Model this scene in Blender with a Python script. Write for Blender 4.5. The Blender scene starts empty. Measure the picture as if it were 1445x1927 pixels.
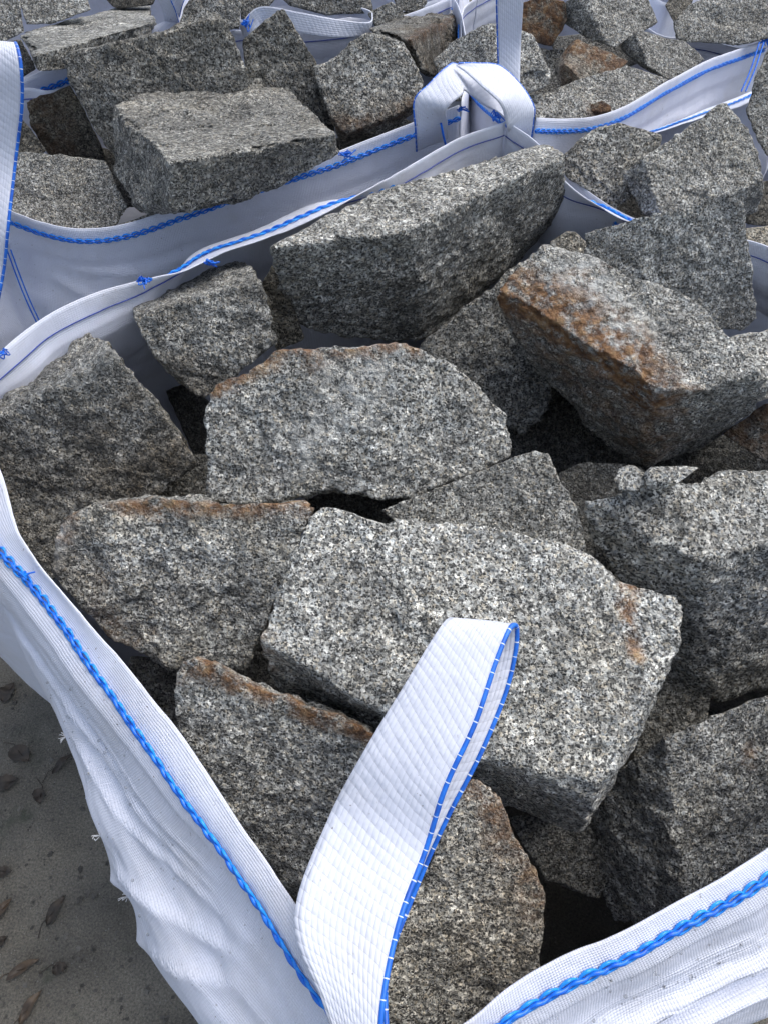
import bpy, bmesh, math, random
import numpy as np
from mathutils import Vector

random.seed(7)
SC = bpy.context.scene
COL = SC.collection

# ------------------------------------------------------------------ camera
PITCH = math.radians(54.0)
CAM = np.array([0.0, 0.0, 1.5])
FPX = 1402.0            # focal length in pixels of a 1445 x 1927 frame
cam_data = bpy.data.cameras.new('camera')
cam_data.sensor_fit = 'VERTICAL'
cam_data.sensor_height = 36.0
cam_data.sensor_width = 27.0
cam_data.lens = 36.0 * FPX / 1927.0
cam_data.clip_start = 0.02
cam_data.clip_end = 2000
cam = bpy.data.objects.new('camera', cam_data)
cam.location = CAM
cam.rotation_euler = (math.pi / 2 - PITCH, 0, 0)
COL.objects.link(cam)
SC.camera = cam

# ------------------------------------------------------------------ sky, sun, exposure
SUN_EL, SUN_AZ = math.radians(62), math.radians(55)      # azimuth from +y towards +x
world = bpy.data.worlds.new('World')
SC.world = world
world.use_nodes = True
wn = world.node_tree
sky = wn.nodes.new('ShaderNodeTexSky')
sky.sky_type = 'NISHITA'
sky.sun_disc = False
sky.sun_elevation = SUN_EL
sky.sun_rotation = SUN_AZ
sky.air_density = 1.0
sky.dust_density = 3.0
hsv = wn.nodes.new('ShaderNodeHueSaturation')         # veil of cloud: paler than a clear sky
hsv.inputs['Saturation'].default_value = 0.66
wn.links.new(sky.outputs[0], hsv.inputs['Color'])
wn.links.new(hsv.outputs[0], wn.nodes['Background'].inputs[0])
wn.nodes['Background'].inputs[1].default_value = 0.13
sun_data = bpy.data.lights.new('sun', 'SUN')
sun_data.energy = 1.35
sun_data.angle = math.radians(48)
sun_data.color = (1.0, 0.97, 0.93)
sun = bpy.data.objects.new('sun', sun_data)
sd = Vector((math.sin(SUN_AZ) * math.cos(SUN_EL), math.cos(SUN_AZ) * math.cos(SUN_EL), math.sin(SUN_EL)))
sun.rotation_euler = sd.to_track_quat('Z', 'Y').to_euler()
sun.location = sd * 20
COL.objects.link(sun)
SC.view_settings.view_transform = 'Standard'
SC.view_settings.look = 'None'
SC.view_settings.gamma = 1.0
SC.view_settings.use_curve_mapping = False
SC.view_settings.exposure = 0.82
SC.cycles.use_denoising = True
SC.cycles.max_bounces = 4
SC.cycles.adaptive_threshold = 0.03

# ------------------------------------------------------------------ measuring helpers
FW = np.array([0.0, math.cos(PITCH), -math.sin(PITCH)])
RT = np.array([1.0, 0.0, 0.0])
UP = np.array([0.0, math.sin(PITCH), math.cos(PITCH)])


def ray(px, py):
    return FW + RT * (px - 722.5) / FPX + UP * (963.5 - py) / FPX


def at(px, py, z):
    r = ray(px, py)
    return CAM + r * ((z - CAM[2]) / r[2])


def project(p):
    q = np.atleast_2d(p) - CAM
    d = q @ FW
    return np.stack([722.5 + FPX * (q @ RT) / d, 963.5 - FPX * (q @ UP) / d, d], 1)


def unit(v):
    return v / np.linalg.norm(v)


# ------------------------------------------------------------------ numpy noise
def _hash(ix, iy, iz, seed):
    h = (ix * 374761393 + iy * 668265263 + iz * 2147483647 + seed * 1274126177) & 0xFFFFFFFF
    h = ((h ^ (h >> 13)) * 1274126177) & 0xFFFFFFFF
    h = ((h ^ (h >> 16)) * 2246822519) & 0xFFFFFFFF
    return ((h ^ (h >> 15)) & 0xFFFF) / 32767.5 - 1.0


def vnoise(p, seed=0):
    p = np.asarray(p, dtype=np.float64)
    i = np.floor(p).astype(np.int64)
    f = p - i
    w = f * f * f * (f * (f * 6 - 15) + 10)
    out = 0
    for dx in (0, 1):
        wx = w[:, 0] if dx else 1 - w[:, 0]
        for dy in (0, 1):
            wy = w[:, 1] if dy else 1 - w[:, 1]
            for dz in (0, 1):
                wz = w[:, 2] if dz else 1 - w[:, 2]
                out = out + wx * wy * wz * _hash(i[:, 0] + dx, i[:, 1] + dy, i[:, 2] + dz, seed)
    return out


def fbm(p, scale, octaves, seed, gain=0.5):
    s, a, o = 0, 1.0, np.asarray(p) * scale
    for k in range(octaves):
        s = s + a * vnoise(o + 17.3 * k, seed + k)
        a *= gain
        o = o * 2.07
    return s


# ------------------------------------------------------------------ materials
def new_mat(name):
    m = bpy.data.materials.new(name)
    m.use_nodes = True
    nt = m.node_tree
    for n in list(nt.nodes):
        nt.nodes.remove(n)
    out = nt.nodes.new('ShaderNodeOutputMaterial')
    b = nt.nodes.new('ShaderNodeBsdfPrincipled')
    nt.links.new(b.outputs[0], out.inputs[0])
    return m, nt, b, out


class NB:
    """small helper to write node trees briefly"""
    def __init__(self, nt):
        self.nt = nt

    def n(self, kind, **kw):
        x = self.nt.nodes.new('ShaderNode' + kind)
        for k, v in kw.items():
            setattr(x, k, v)
        return x

    def set(self, node, idx, v):
        if hasattr(v, 'links') or isinstance(v, bpy.types.NodeSocket):
            self.nt.links.new(v, node.inputs[idx])
        else:
            node.inputs[idx].default_value = v

    def math(self, op, a, b=0.0, clamp=False):
        x = self.n('Math', operation=op, use_clamp=clamp)
        self.set(x, 0, a)
        self.set(x, 1, b)
        return x.outputs[0]

    def mix(self, f, a, b, blend='MIX'):
        x = self.n('Mix', data_type='RGBA', blend_type=blend)
        self.set(x, 0, f)
        self.set(x, 6, a)
        self.set(x, 7, b)
        return x.outputs[2]

    def ramp(self, fac, stops, interp='LINEAR'):
        x = self.n('ValToRGB')
        cr = x.color_ramp
        cr.interpolation = interp
        while len(cr.elements) < len(stops):
            cr.elements.new(0.5)
        for e, (p, c) in zip(cr.elements, stops):
            e.position = p
            e.color = (c[0], c[1], c[2], 1) if not isinstance(c, (int, float)) else (c, c, c, 1)
        self.set(x, 0, fac)
        return x.outputs[0]

    def noise(self, vec, scale, detail=2.0, rough=0.5, out=0):
        x = self.n('TexNoise')
        self.set(x, 'Vector', vec)
        self.set(x, 'Scale', scale)
        self.set(x, 'Detail', detail)
        self.set(x, 'Roughness', rough)
        return x.outputs[out]

    def vor(self, vec, scale, feature='F1'):
        x = self.n('TexVoronoi', feature=feature)
        self.set(x, 'Vector', vec)
        self.set(x, 'Scale', scale)
        return x

    def sep(self, c):
        x = self.n('SeparateColor')
        self.set(x, 0, c)
        return x.outputs

    def attr(self, name, out=2):
        x = self.n('Attribute', attribute_name=name)
        return x.outputs[out]


def granite_material():
    m, nt, b, out = new_mat('granite')
    N = NB(nt)
    oi = N.n('ObjectInfo')
    tc = N.n('TexCoord')
    # offset each stone's crystals so that no two stones share a pattern
    off = N.n('VectorMath', operation='SCALE')
    rnd = N.n('CombineXYZ')
    N.set(rnd, 0, oi.outputs['Random'])
    N.set(rnd, 1, N.math('MULTIPLY', oi.outputs['Random'], 7.3))
    N.set(rnd, 2, N.math('MULTIPLY', oi.outputs['Random'], 3.1))
    N.set(off, 0, rnd.outputs[0])
    off.inputs['Scale'].default_value = 5.0
    add = N.n('VectorMath', operation='ADD')
    N.set(add, 0, tc.outputs['Object'])
    N.set(add, 1, off.outputs[0])
    base0 = add.outputs[0]
    gs_ = N.n('VectorMath', operation='SCALE')              # grain size differs from block to block
    N.set(gs_, 0, base0)
    nt.links.new(N.math('ADD', .98, N.math('MULTIPLY', N.math('FRACT', N.math('MULTIPLY', oi.outputs['Random'], 37.7)), .42)), gs_.inputs['Scale'])
    base = gs_.outputs[0]
    # warp
    wn_ = N.noise(base, 230, 2, 0.6, 1)
    wv = N.n('VectorMath', operation='MULTIPLY_ADD')
    N.set(wv, 0, wn_)
    wv.inputs[1].default_value = (0.0045, 0.0045, 0.0045)
    N.set(wv, 2, base)
    vec = wv.outputs[0]
    # quartz / feldspar body: cell values
    v1 = N.vor(vec, 340)
    c1 = N.sep(v1.outputs['Color'])
    body = N.ramp(c1[0], [(0.0, (.085, .086, .084)), (.22, (.18, .181, .175)), (.55, (.335, .337, .325)), (.82, (.50, .502, .485)), (1, (.76, .762, .745))])
    # bluish grey and cream grains
    body = N.mix(N.math('MULTIPLY', N.math('GREATER_THAN', c1[1], .82), .5), body, (.36, .39, .42, 1))
    body = N.mix(N.math('MULTIPLY', N.math('LESS_THAN', c1[2], .14), .55), body, (.52, .47, .38, 1))
    # big pale feldspar crystals
    v2 = N.vor(vec, 110)
    c2 = N.sep(v2.outputs['Color'])
    big = N.math('MULTIPLY', N.math('GREATER_THAN', c2[0], .80), N.ramp(v2.outputs['Distance'], [(.36, 1), (.52, 0)]))
    body = N.mix(N.math('MULTIPLY', big, .5), body, (.68, .70, .70, 1))
    # black mica: clustered dark grains
    cl = N.noise(base, 42, 2, 0.5)
    v3 = N.vor(vec, 420)
    c3 = N.sep(v3.outputs['Color'])
    thr = N.math('SUBTRACT', .98, N.math('MULTIPLY', cl, .66))
    mica = N.math('MULTIPLY', N.math('GREATER_THAN', c3[1], thr), N.ramp(v3.outputs['Distance'], [(.45, 1), (.62, 0)]))
    body = N.mix(N.math('MULTIPLY', mica, .93), body, (.018, .018, .019, 1))
    n4 = N.noise(vec, 420, 1, 0.5)
    body = N.mix(N.ramp(n4, [(.30, .85), (.40, 0)]), body, (.03, .03, .03, 1))
    # broad mottling
    mot = N.ramp(N.noise(base, 14, 3, 0.6), [(.3, .66), (.7, 1.26)])
    body = N.mix(1.0, body, mot, 'MULTIPLY')
    clump = N.ramp(N.noise(base, 78, 2, 0.6), [(.30, .58), (.52, 1.0), (.72, 1.42)])
    body = N.mix(1.0, body, clump, 'MULTIPLY')
    mot2 = N.ramp(N.noise(base, 3.5, 2, 0.5), [(.3, .84), (.7, 1.12)])
    body = N.mix(1.0, body, mot2, 'MULTIPLY')
    # powdery bruises left by the hammer
    pale = N.attr('pale')
    pf = N.math('MULTIPLY', pale, N.ramp(N.noise(base, 70, 3, .65), [(.42, 0), (.58, 1)]))
    body = N.mix(N.math('MULTIPLY', pf, .75), body, (.62, .64, .65, 1))
    # iron stain
    rust = N.attr('rust')
    rn = N.ramp(N.noise(base, 45, 4, .65), [(.36, 0.0), (.54, 1)])
    rf = N.math('MULTIPLY', rust, rn, clamp=True)
    rc = N.ramp(N.noise(base, 60, 3, .6), [(.35, (.10, .05, .028)), (.52, (.29, .15, .068)), (.7, (.50, .34, .19))])
    rb = N.mix(1.0, N.mix(.5, body, (.6, .6, .6, 1)), rc, 'MULTIPLY')
    rb = N.mix(.45, rb, rc)
    body = N.mix(rf, body, rb)
    dark = N.attr('soil')
    sf = N.math('MULTIPLY', dark, N.ramp(N.noise(base, 26, 4, .6), [(.3, .2), (.65, 1)]), clamp=True)
    body = N.mix(sf, body, N.mix(1.0, body, (.42, .36, .29, 1), 'MULTIPLY'))
    # faint warm bloom everywhere
    wm = N.ramp(N.noise(base, 9, 3, .6), [(.54, 0), (.76, .3)])
    body = N.mix(wm, body, N.mix(1.0, body, (1.06, .95, .76, 1), 'MULTIPLY'))
    body = N.mix(1.0, body, (1.03, 1.02, .97, 1), 'MULTIPLY')
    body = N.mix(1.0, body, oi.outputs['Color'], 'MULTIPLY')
    N.set(b, 'Base Color', body)
    N.set(b, 'Roughness', N.ramp(c1[2], [(0, .38), (.35, .62), (1, .85)]))
    b.inputs['Specular IOR Level'].default_value = 0.42
    h = N.math('ADD', N.math('MULTIPLY', N.noise(vec, 190, 3, .7), 1.0), N.math('MULTIPLY', c1[1], .22))
    h = N.math('ADD', h, N.math('MULTIPLY', N.noise(base, 60, 3, .65), 1.9))
    bp = N.n('Bump')
    bp.inputs['Strength'].default_value = 0.9
    bp.inputs['Distance'].default_value = 0.0065
    N.set(bp, 'Height', h)
    N.set(b, 'Normal', bp.outputs[0])
    return m


def woven_material(name, colour, tape, strap=False):
    """white polypropylene tape cloth; UVs are metres along and across the cloth"""
    m, nt, b, out = new_mat(name)
    N = NB(nt)
    tc = N.n('TexCoord')
    uv = tc.outputs['UV']
    sx = N.n('SeparateXYZ')
    N.set(sx, 0, uv)
    jit = N.noise(uv, 60, 2, .5)
    u = N.math('ADD', N.math('DIVIDE', sx.outputs[0], tape), N.math('MULTIPLY', jit, .6))
    v = N.math('ADD', N.math('DIVIDE', sx.outputs[1], tape), N.math('MULTIPLY', jit, .5))
    if strap:
        v = N.math('MULTIPLY', v, .36)
        v = N.math('ADD', v, N.math('MULTIPLY', u, .27))
    su = N.math('ABSOLUTE', N.math('SINE', N.math('MULTIPLY', u, math.pi)))
    sv = N.math('ABSOLUTE', N.math('SINE', N.math('MULTIPLY', v, math.pi)))
    par = N.math('MODULO', N.math('ABSOLUTE', N.math('ADD', N.math('FLOOR', u), N.math('FLOOR', v))), 2.0)
    hi = N.math('POWER', su, .6)
    lo = N.math('POWER', sv, .6)
    weave = N.math('ADD', N.math('MULTIPLY', par, hi), N.math('MULTIPLY', N.math('SUBTRACT', 1.0, par), lo))
    over = N.math('ADD', N.math('MULTIPLY', par, sv), N.math('MULTIPLY', N.math('SUBTRACT', 1.0, par), su))
    height = N.math('MULTIPLY', N.math('ADD', weave, N.math('MULTIPLY', over, .8)), N.ramp(N.noise(uv, 35, 2, .5), [(.3, .55), (.7, 1)]))
    shade = N.ramp(weave, [(.0, .66 if strap else .78), (.45, 1.0)])
    col = N.mix(1.0, colour + (1,), shade, 'MULTIPLY')
    pars = N.mix(N.math('MULTIPLY', par, .10), col, (.66, .68, .74, 1))
    dirt = N.ramp(N.noise(tc.outputs['Object'], 11, 5, .65), [(.48, 0), (.78, .42)])
    pars = N.mix(dirt, pars, (.56, .54, .52, 1))
    speck = N.ramp(N.noise(tc.outputs['Object'], 260, 1, .5), [(.22, .75), (.265, 0)])
    pars = N.mix(N.math('MULTIPLY', speck, N.ramp(N.noise(tc.outputs['Object'], 9, 1, .5), [(.5, 0), (.62, 1)])), pars, (.16, .14, .13, 1))
    N.set(b, 'Base Color', pars)
    b.inputs['Roughness'].default_value = .46
    b.inputs['Specular IOR Level'].default_value = .35
    bp = N.n('Bump')
    bp.inputs['Strength'].default_value = .6
    bp.inputs['Distance'].default_value = .0010 if not strap else .0009
    N.set(bp, 'Height', height)
    b2 = N.n('Bump')
    b2.inputs['Strength'].default_value = .5
    b2.inputs['Distance'].default_value = .004
    N.set(b2, 'Height', N.noise(tc.outputs['Object'], 45, 3, .55))
    N.set(b2, 'Normal', bp.outputs[0])
    N.set(b, 'Normal', b2.outputs[0])
    tr = N.n('BsdfTranslucent')
    tr.inputs[0].default_value = (.72, .76, .86, 1)
    mx = N.n('MixShader')
    mx.inputs[0].default_value = .14
    nt.links.new(b.outputs[0], mx.inputs[1])
    nt.links.new(tr.outputs[0], mx.inputs[2])
    nt.links.new(mx.outputs[0], out.inputs[0])
    return m


def plain_material(name, c1, c2, scale, rough=.5):
    m, nt, b, out = new_mat(name)
    N = NB(nt)
    tc = N.n('TexCoord')
    N.set(b, 'Base Color', N.ramp(N.noise(tc.outputs['Object'], scale, 3, .6), [(.3, c1), (.7, c2)]))
    b.inputs['Roughness'].default_value = rough
    return m


def binding_material():
    """blue strap edge with white cross threads every few millimetres"""
    m, nt, b, out = new_mat('blue_binding')
    N = NB(nt)
    tc = N.n('TexCoord')
    sx = N.n('SeparateXYZ')
    N.set(sx, 0, tc.outputs['UV'])
    t = N.math('FRACT', N.math('DIVIDE', N.math('ADD', sx.outputs[1], N.math('MULTIPLY', N.noise(tc.outputs['UV'], 40, 1), .012)), .0125))
    N.set(b, 'Base Color', N.mix(N.math('LESS_THAN', t, .07), N.ramp(N.noise(tc.outputs['Object'], 90, 2), [(.3, (.006, .075, .42)), (.7, (.015, .17, .70))]), (.62, .68, .8, 1)))
    b.inputs['Roughness'].default_value = .42
    return m


def ground_material():
    m, nt, b, out = new_mat('damp_ground')
    N = NB(nt)
    tc = N.n('TexCoord')
    p = tc.outputs['Object']
    big = N.ramp(N.noise(p, 5, 4, .6), [(.3, (.075, .070, .058)), (.5, (.125, .114, .091)), (.72, (.19, .172, .135))])
    fine = N.ramp(N.noise(p, 260, 3, .75), [(.32, .45), (.68, 1.5)])
    col = N.mix(1.0, big, fine, 'MULTIPLY')
    v = N.vor(p, 210)
    c = N.sep(v.outputs['Color'])
    grit = N.math('MULTIPLY', N.math('GREATER_THAN', c[0], .92), N.ramp(v.outputs['Distance'], [(.2, 1), (.4, 0)]))
    col = N.mix(N.math('MULTIPLY', grit, .7), col, (.26, .25, .22, 1))
    v2 = N.vor(p, 42)
    pit = N.ramp(N.math('ADD', v2.outputs['Distance'], N.math('MULTIPLY', N.noise(p, 120, 2), .35)), [(.26, .8), (.36, 0)])
    pit = N.math('MULTIPLY', pit, N.ramp(N.noise(p, 8, 2), [(.45, 0), (.6, 1)]))
    col = N.mix(pit, col, (.012, .012, .011, 1))
    moss = N.ramp(N.noise(p, 12, 4, .65), [(.6, 0), (.72, .6)])
    col = N.mix(moss, col, (.022, .034, .016, 1))
    N.set(b, 'Base Color', col)
    N.set(b, 'Roughness', N.ramp(N.noise(p, 7, 3), [(.35, .45), (.65, .85)]))
    bp = N.n('Bump')
    bp.inputs['Strength'].default_value = .8
    bp.inputs['Distance'].default_value = .011
    N.set(bp, 'Height', N.math('SUBTRACT', N.math('ADD', N.noise(p, 60, 6, .7), N.math('MULTIPLY', grit, .4)), N.math('MULTIPLY', pit, .35)))
    N.set(b, 'Normal', bp.outputs[0])
    return m


GRANITE = granite_material()
CLOTH = woven_material('woven_cloth', (.78, .815, .93), .0026)
WEBBING = woven_material('webbing', (.68, .715, .815), .0030, strap=True)
BINDING = binding_material()
THREAD = plain_material('blue_thread', (.004, .09, .58), (.010, .20, .80), 140, .35)
THREAD_LIGHT = plain_material('light_blue_thread', (.006, .18, .76), (.02, .34, .92), 140, .3)
THREAD_DARK = plain_material('dark_blue_thread', (.012, .03, .20), (.02, .06, .36), 140, .5)
GROUND = ground_material()
LEAF = plain_material('wet_leaf', (.014, .011, .008), (.055, .040, .026), 70, .55)
LEAF_PALE = plain_material('brown_leaf', (.03, .02, .012), (.10, .065, .035), 60, .5)
WATER, _nt, _b, _o = new_mat('water')
_b.inputs['Transmission Weight'].default_value = 1.0
_b.inputs['Roughness'].default_value = .02
_b.inputs['IOR'].default_value = 1.33
FRAY = plain_material('frayed_fibre', (.6, .6, .6), (.8, .8, .8), 100, .6)


# ------------------------------------------------------------------ mesh helpers
def link_mesh(name, verts, tris=None, polys=None, mat=None, parent=None, uv=None, smooth=True, loc=None):
    me = bpy.data.meshes.new(name)
    verts = np.asarray(verts, dtype=np.float32)
    f = np.asarray(tris if tris is not None else polys, dtype=np.int32)
    k = f.shape[1]
    me.vertices.add(len(verts))
    me.vertices.foreach_set('co', verts.ravel())
    me.loops.add(f.size)
    me.loops.foreach_set('vertex_index', f.ravel())
    me.polygons.add(len(f))
    me.polygons.foreach_set('loop_start', np.arange(0, f.size, k, dtype=np.int32))
    me.polygons.foreach_set('use_smooth', np.full(len(f), smooth))
    if uv is not None:
        lay = me.uv_layers.new(name='UVMap')
        lay.data.foreach_set('uv', np.asarray(uv, dtype=np.float32)[f.ravel()].ravel())
    me.update(calc_edges=True)
    me.validate()
    if mat:
        me.materials.append(mat)
    o = bpy.data.objects.new(name, me)
    COL.objects.link(o)
    if loc is not None:
        o.location = loc
    if parent:
        o.parent = parent
    return o


def tag(o, label, cat, group=None):
    o['label'] = label
    o['category'] = cat
    if group:
        o['group'] = group
    return o


def spline(pts, n, closed=False):
    """Catmull-Rom resample of a list of points to n points, even in arc length"""
    P = np.asarray(pts, dtype=float)
    a = np.vstack([2 * P[0] - P[1], P, 2 * P[-1] - P[-2]])
    seg = []
    sub = 12
    for i in range(1, len(a) - 2):
        t = np.linspace(0, 1, sub, endpoint=False)[:, None]
        p0, p1, p2, p3 = a[i - 1], a[i], a[i + 1], a[i + 2]
        seg.append(.5 * ((2 * p1) + (-p0 + p2) * t + (2 * p0 - 5 * p1 + 4 * p2 - p3) * t ** 2 + (-p0 + 3 * p1 - 3 * p2 + p3) * t ** 3))
    c = np.vstack(seg + [P[-1:]])
    if n is None:
        return c
    L = np.concatenate([[0], np.cumsum(np.linalg.norm(np.diff(c, axis=0), axis=1))])
    s = np.linspace(0, L[-1], n)
    return np.stack([np.interp(s, L, c[:, k]) for k in range(P.shape[1])], 1)


def arclen(c):
    return np.concatenate([[0], np.cumsum(np.linalg.norm(np.diff(c, axis=0), axis=1))])


def grid_faces(nr, nc):
    i = np.arange(nr - 1)[:, None] * nc + np.arange(nc - 1)[None, :]
    i = i.ravel()
    return np.stack([i, i + 1, i + nc + 1, i + nc], 1)


def grid_normals(G):
    du = np.gradient(G, axis=1)
    dv = np.gradient(G, axis=0)
    n = np.cross(du, dv)
    return n / (np.linalg.norm(n, axis=2, keepdims=True) + 1e-12)


def tube(curve, r, seg=6, closed=False):
    """tube along curve; r scalar or array. returns verts, faces"""
    c = np.asarray(curve)
    n = len(c)
    r = np.broadcast_to(r, (n,))
    t = np.gradient(c, axis=0)
    t /= np.linalg.norm(t, axis=1, keepdims=True) + 1e-12
    ref = np.array([.13, .21, .97])
    a = np.cross(t, ref)
    a /= np.linalg.norm(a, axis=1, keepdims=True) + 1e-12
    b = np.cross(t, a)
    ang = np.linspace(0, 2 * math.pi, seg, endpoint=False)
    v = c[:, None, :] + r[:, None, None] * (a[:, None, :] * np.cos(ang)[None, :, None] + b[:, None, :] * np.sin(ang)[None, :, None])
    i = np.arange(n - 1)[:, None] * seg
    j = np.arange(seg)[None, :]
    jn = (j + 1) % seg
    f = np.stack([i + j, i + jn, i + seg + jn, i + seg + j], 2).reshape(-1, 4)
    return v.reshape(-1, 3), f


def join(parts):
    V, F, o = [], [], 0
    for v, f in parts:
        V.append(v)
        F.append(f + o)
        o += len(v)
    return np.vstack(V), np.vstack(F)


# ------------------------------------------------------------------ stones
def icosphere(sub):
    bm = bmesh.new()
    bmesh.ops.create_icosphere(bm, subdivisions=sub, radius=1.0)
    v = np.array([x.co[:] for x in bm.verts])
    f = np.array([[y.index for y in x.verts] for x in bm.faces], dtype=np.int32)
    bm.free()
    v /= np.linalg.norm(v, axis=1, keepdims=True)
    return v, f


ICO = {s: icosphere(s) for s in (5, 6, 7)}


def hull_planes(pts):
    bm = bmesh.new()
    for p in pts:
        bm.verts.new(p)
    bmesh.ops.convex_hull(bm, input=bm.verts)
    bm.normal_update()
    c = np.mean([v.co[:] for v in bm.verts if v.link_faces], axis=0)
    fl = []
    for f in bm.faces:
        n = np.array(f.normal[:])
        q = np.array(f.verts[0].co[:])
        if n @ (q - c) < 0:
            n = -n
        fl.append((f.calc_area(), n, n @ (q - c)))
    bm.free()
    fl.sort(key=lambda t: -t[0])
    groups = []
    for a, n, d in fl:
        for g in groups:
            if g[1] @ n > math.cos(math.radians(9)):
                g[2].append((a, n, d))
                break
        else:
            groups.append((a, n, [(a, n, d)]))
    P = np.asarray(pts) - c
    out = []
    for a, n, lst in groups:
        A = sum(x[0] for x in lst)
        if A < 2e-4:
            continue
        nn = unit(sum(x[0] * x[1] for x in lst))
        dd = sum(x[0] * x[2] for x in lst) / A
        out.append((A, nn, max(dd, (P @ nn).max() - .0015)))
    return c, out


STONES = {}


def stone(key, label, face, el, az, z, sides=(), thick=None, res=6, rough=1.0, rust=(), pale=(), soil=(), dents=(),
          tone=1.0, warm=0.0, group=None, name='granite_block', shrink=.86, edge=1.0):
    """a split granite block. face: outline of its largest visible face as seen in the photograph, el/az: the way that
    face looks (degrees), z: height of the face's middle; sides: further faces that share an edge, with the angle between"""
    seed = sum(ord(ch) * (i + 3) for i, ch in enumerate(key)) % 9973
    rng = np.random.RandomState(seed)
    e, a = math.radians(el), math.radians(az)
    n0 = np.array([math.cos(e) * math.sin(a), -math.cos(e) * math.cos(a), math.sin(e)])
    cx, cy = np.mean(face, axis=0)
    anchor = at(cx, cy, z)
    d_anchor = (anchor - CAM) @ FW
    pos = {}

    def place(p, q, n):
        r = ray(*p)
        den = r @ n
        t = ((q - CAM) @ n) / den if abs(den) > 1e-6 else d_anchor
        t = min(max(t, d_anchor * .78), d_anchor * 1.32)
        return CAM + r * t
    for p in face:
        pos[p] = place(p, anchor, n0)
    for sd_ in sides:
        i, j, pts, dih = sd_[0], sd_[1], sd_[2], sd_[3]
        A, B = pos[i], pos[j]
        ed = unit(B - A)
        inw = np.cross(ed, n0)
        if inw @ (anchor - A) > 0:
            inw = -inw                      # pointing out of face 0
        th = math.radians(dih)
        vw = unit((A + B) / 2 - CAM)
        n1 = math.cos(th) * n0 + math.sin(th) * inw
        while n1 @ vw > -.22 and th > .05:      # a face one can see looks towards the viewer
            th -= .05
            n1 = math.cos(th) * n0 + math.sin(th) * inw
        for p in pts:
            if p not in pos:
                pos[p] = place(p, (A + B) / 2, n1)
    V = np.array(list(pos.values()))
    size = math.sqrt(max(1e-4, np.ptp(V @ RT) * np.ptp(V @ UP)))
    if thick is None:
        thick = .62 * size
    cen = V.mean(0)
    vd = unit(cen - CAM)
    back = cen + (V - cen) * shrink + vd * thick
    pts = np.vstack([V, back])
    c, planes = hull_planes(pts)
    ns = [p[1] for p in planes]
    ds = [max(p[2], .012) for p in planes]
    m0 = len(ns)
    # knocked-off edges
    for i in range(m0):
        for j in range(i + 1, m0):
            ca = ns[i] @ ns[j]
            if ca < .82 and ca > -.6 and rng.rand() < .5:
                nb = unit(unit(ns[i] + ns[j]) + rng.normal(0, .16, 3))
                sup = ((pts - c) @ nb).max()
                ns.append(nb)
                ds.append(max(sup - edge * (.0006 + .0036 * rng.rand() ** 2), .012))
    Nn, Dd = np.array(ns), np.array(ds)
    dirs, faces = ICO[res]
    P0 = pts - c
    w, R = np.linalg.eigh(np.cov(P0.T))
    ext = np.array([np.ptp(P0 @ R[:, k]) for k in range(3)])
    dirs = (dirs * ext) @ R.T
    dirs = dirs / np.linalg.norm(dirs, axis=1, keepdims=True)
    rv = rng.normal(0, 1, (len(Nn), 3))
    rv /= np.linalg.norm(rv, axis=1, keepdims=True)
    pw = 260.0
    dots = np.maximum(dirs @ Nn.T, 1e-5)

    def solve(D):
        q = dots / np.maximum(D, .006)
        mx = q.max(1, keepdims=True)
        return 1 / (mx[:, 0] * ((q / mx) ** pw).sum(1) ** (1 / pw))
    r = solve(Dd[None, :])
    X = dirs * r[:, None]
    so = seed * 3.7
    lo = np.stack([fbm(X + so, 13, 2, seed + 11 * k) for k in range(3)], 1)
    mid = np.stack([fbm(X + so, 42, 2, seed + 50 + 11 * k) for k in range(3)], 1)
    hi = fbm(X + so, 130, 2, seed + 91)
    sc = min(1.0, size / .25) * rough
    lo_a, mi_a, hi_a = .0048 * sc, .0030 * sc, .0017 * sc
    # little steps where flakes broke off
    st = fbm(X + so + 5, 22, 2, seed + 133)
    # where the direction from the middle grazes a face, relief is kept low so that it does not shear sideways
    act = (dots / Dd[None, :]).argmax(1)
    damp = np.clip(dots[np.arange(len(dirs)), act] * 1.5, .12, 1)[:, None]
    D = Dd[None, :] + damp * ((lo @ rv.T) * lo_a + (mid @ rv[:, ::-1].T) * mi_a)
    D = D + damp * (hi * hi_a - .0022 * sc * np.clip((st - .22) * 5, 0, 1))[:, None]
    # ledges where the split jumped from one layer to the next
    for k in range(m0):
        if rng.rand() < .65 and size > .1:
            t_ = unit(np.cross(Nn[k], rng.normal(size=3)))
            e_ = X @ t_
            on = dots[:, k] > .3
            lo_q, hi_q = np.percentile(e_[act == k], (10, 90)) if (act == k).sum() > 30 else (0, .1)
            off = lo_q + (hi_q - lo_q) * (rng.uniform(.05, .3) if rng.rand() < .5 else rng.uniform(.7, .95))
            D[:, k] -= rng.uniform(.0025, .0065) * sc * on * np.clip((e_ - off + .016 * lo[:, 0] + .007 * mid[:, 1]) / .004, 0, 1)
    r = solve(D)
    X = dirs * r[:, None] + c
    nrm = dirs

    def on_surface(px, py):
        pr = project(X)
        dd = np.hypot(pr[:, 0] - px, pr[:, 1] - py)
        k = dd < max(9, dd.min() + 3)
        idx = np.where(k)[0]
        return X[idx[np.argmin(pr[idx, 2])]]
    for (px, py, rad, dep) in dents:
        q = on_surface(px, py)
        dd = np.linalg.norm(X - q, axis=1)
        X = X - nrm * (dep * np.exp(-(dd / rad) ** 2 * 2))[:, None]

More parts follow.
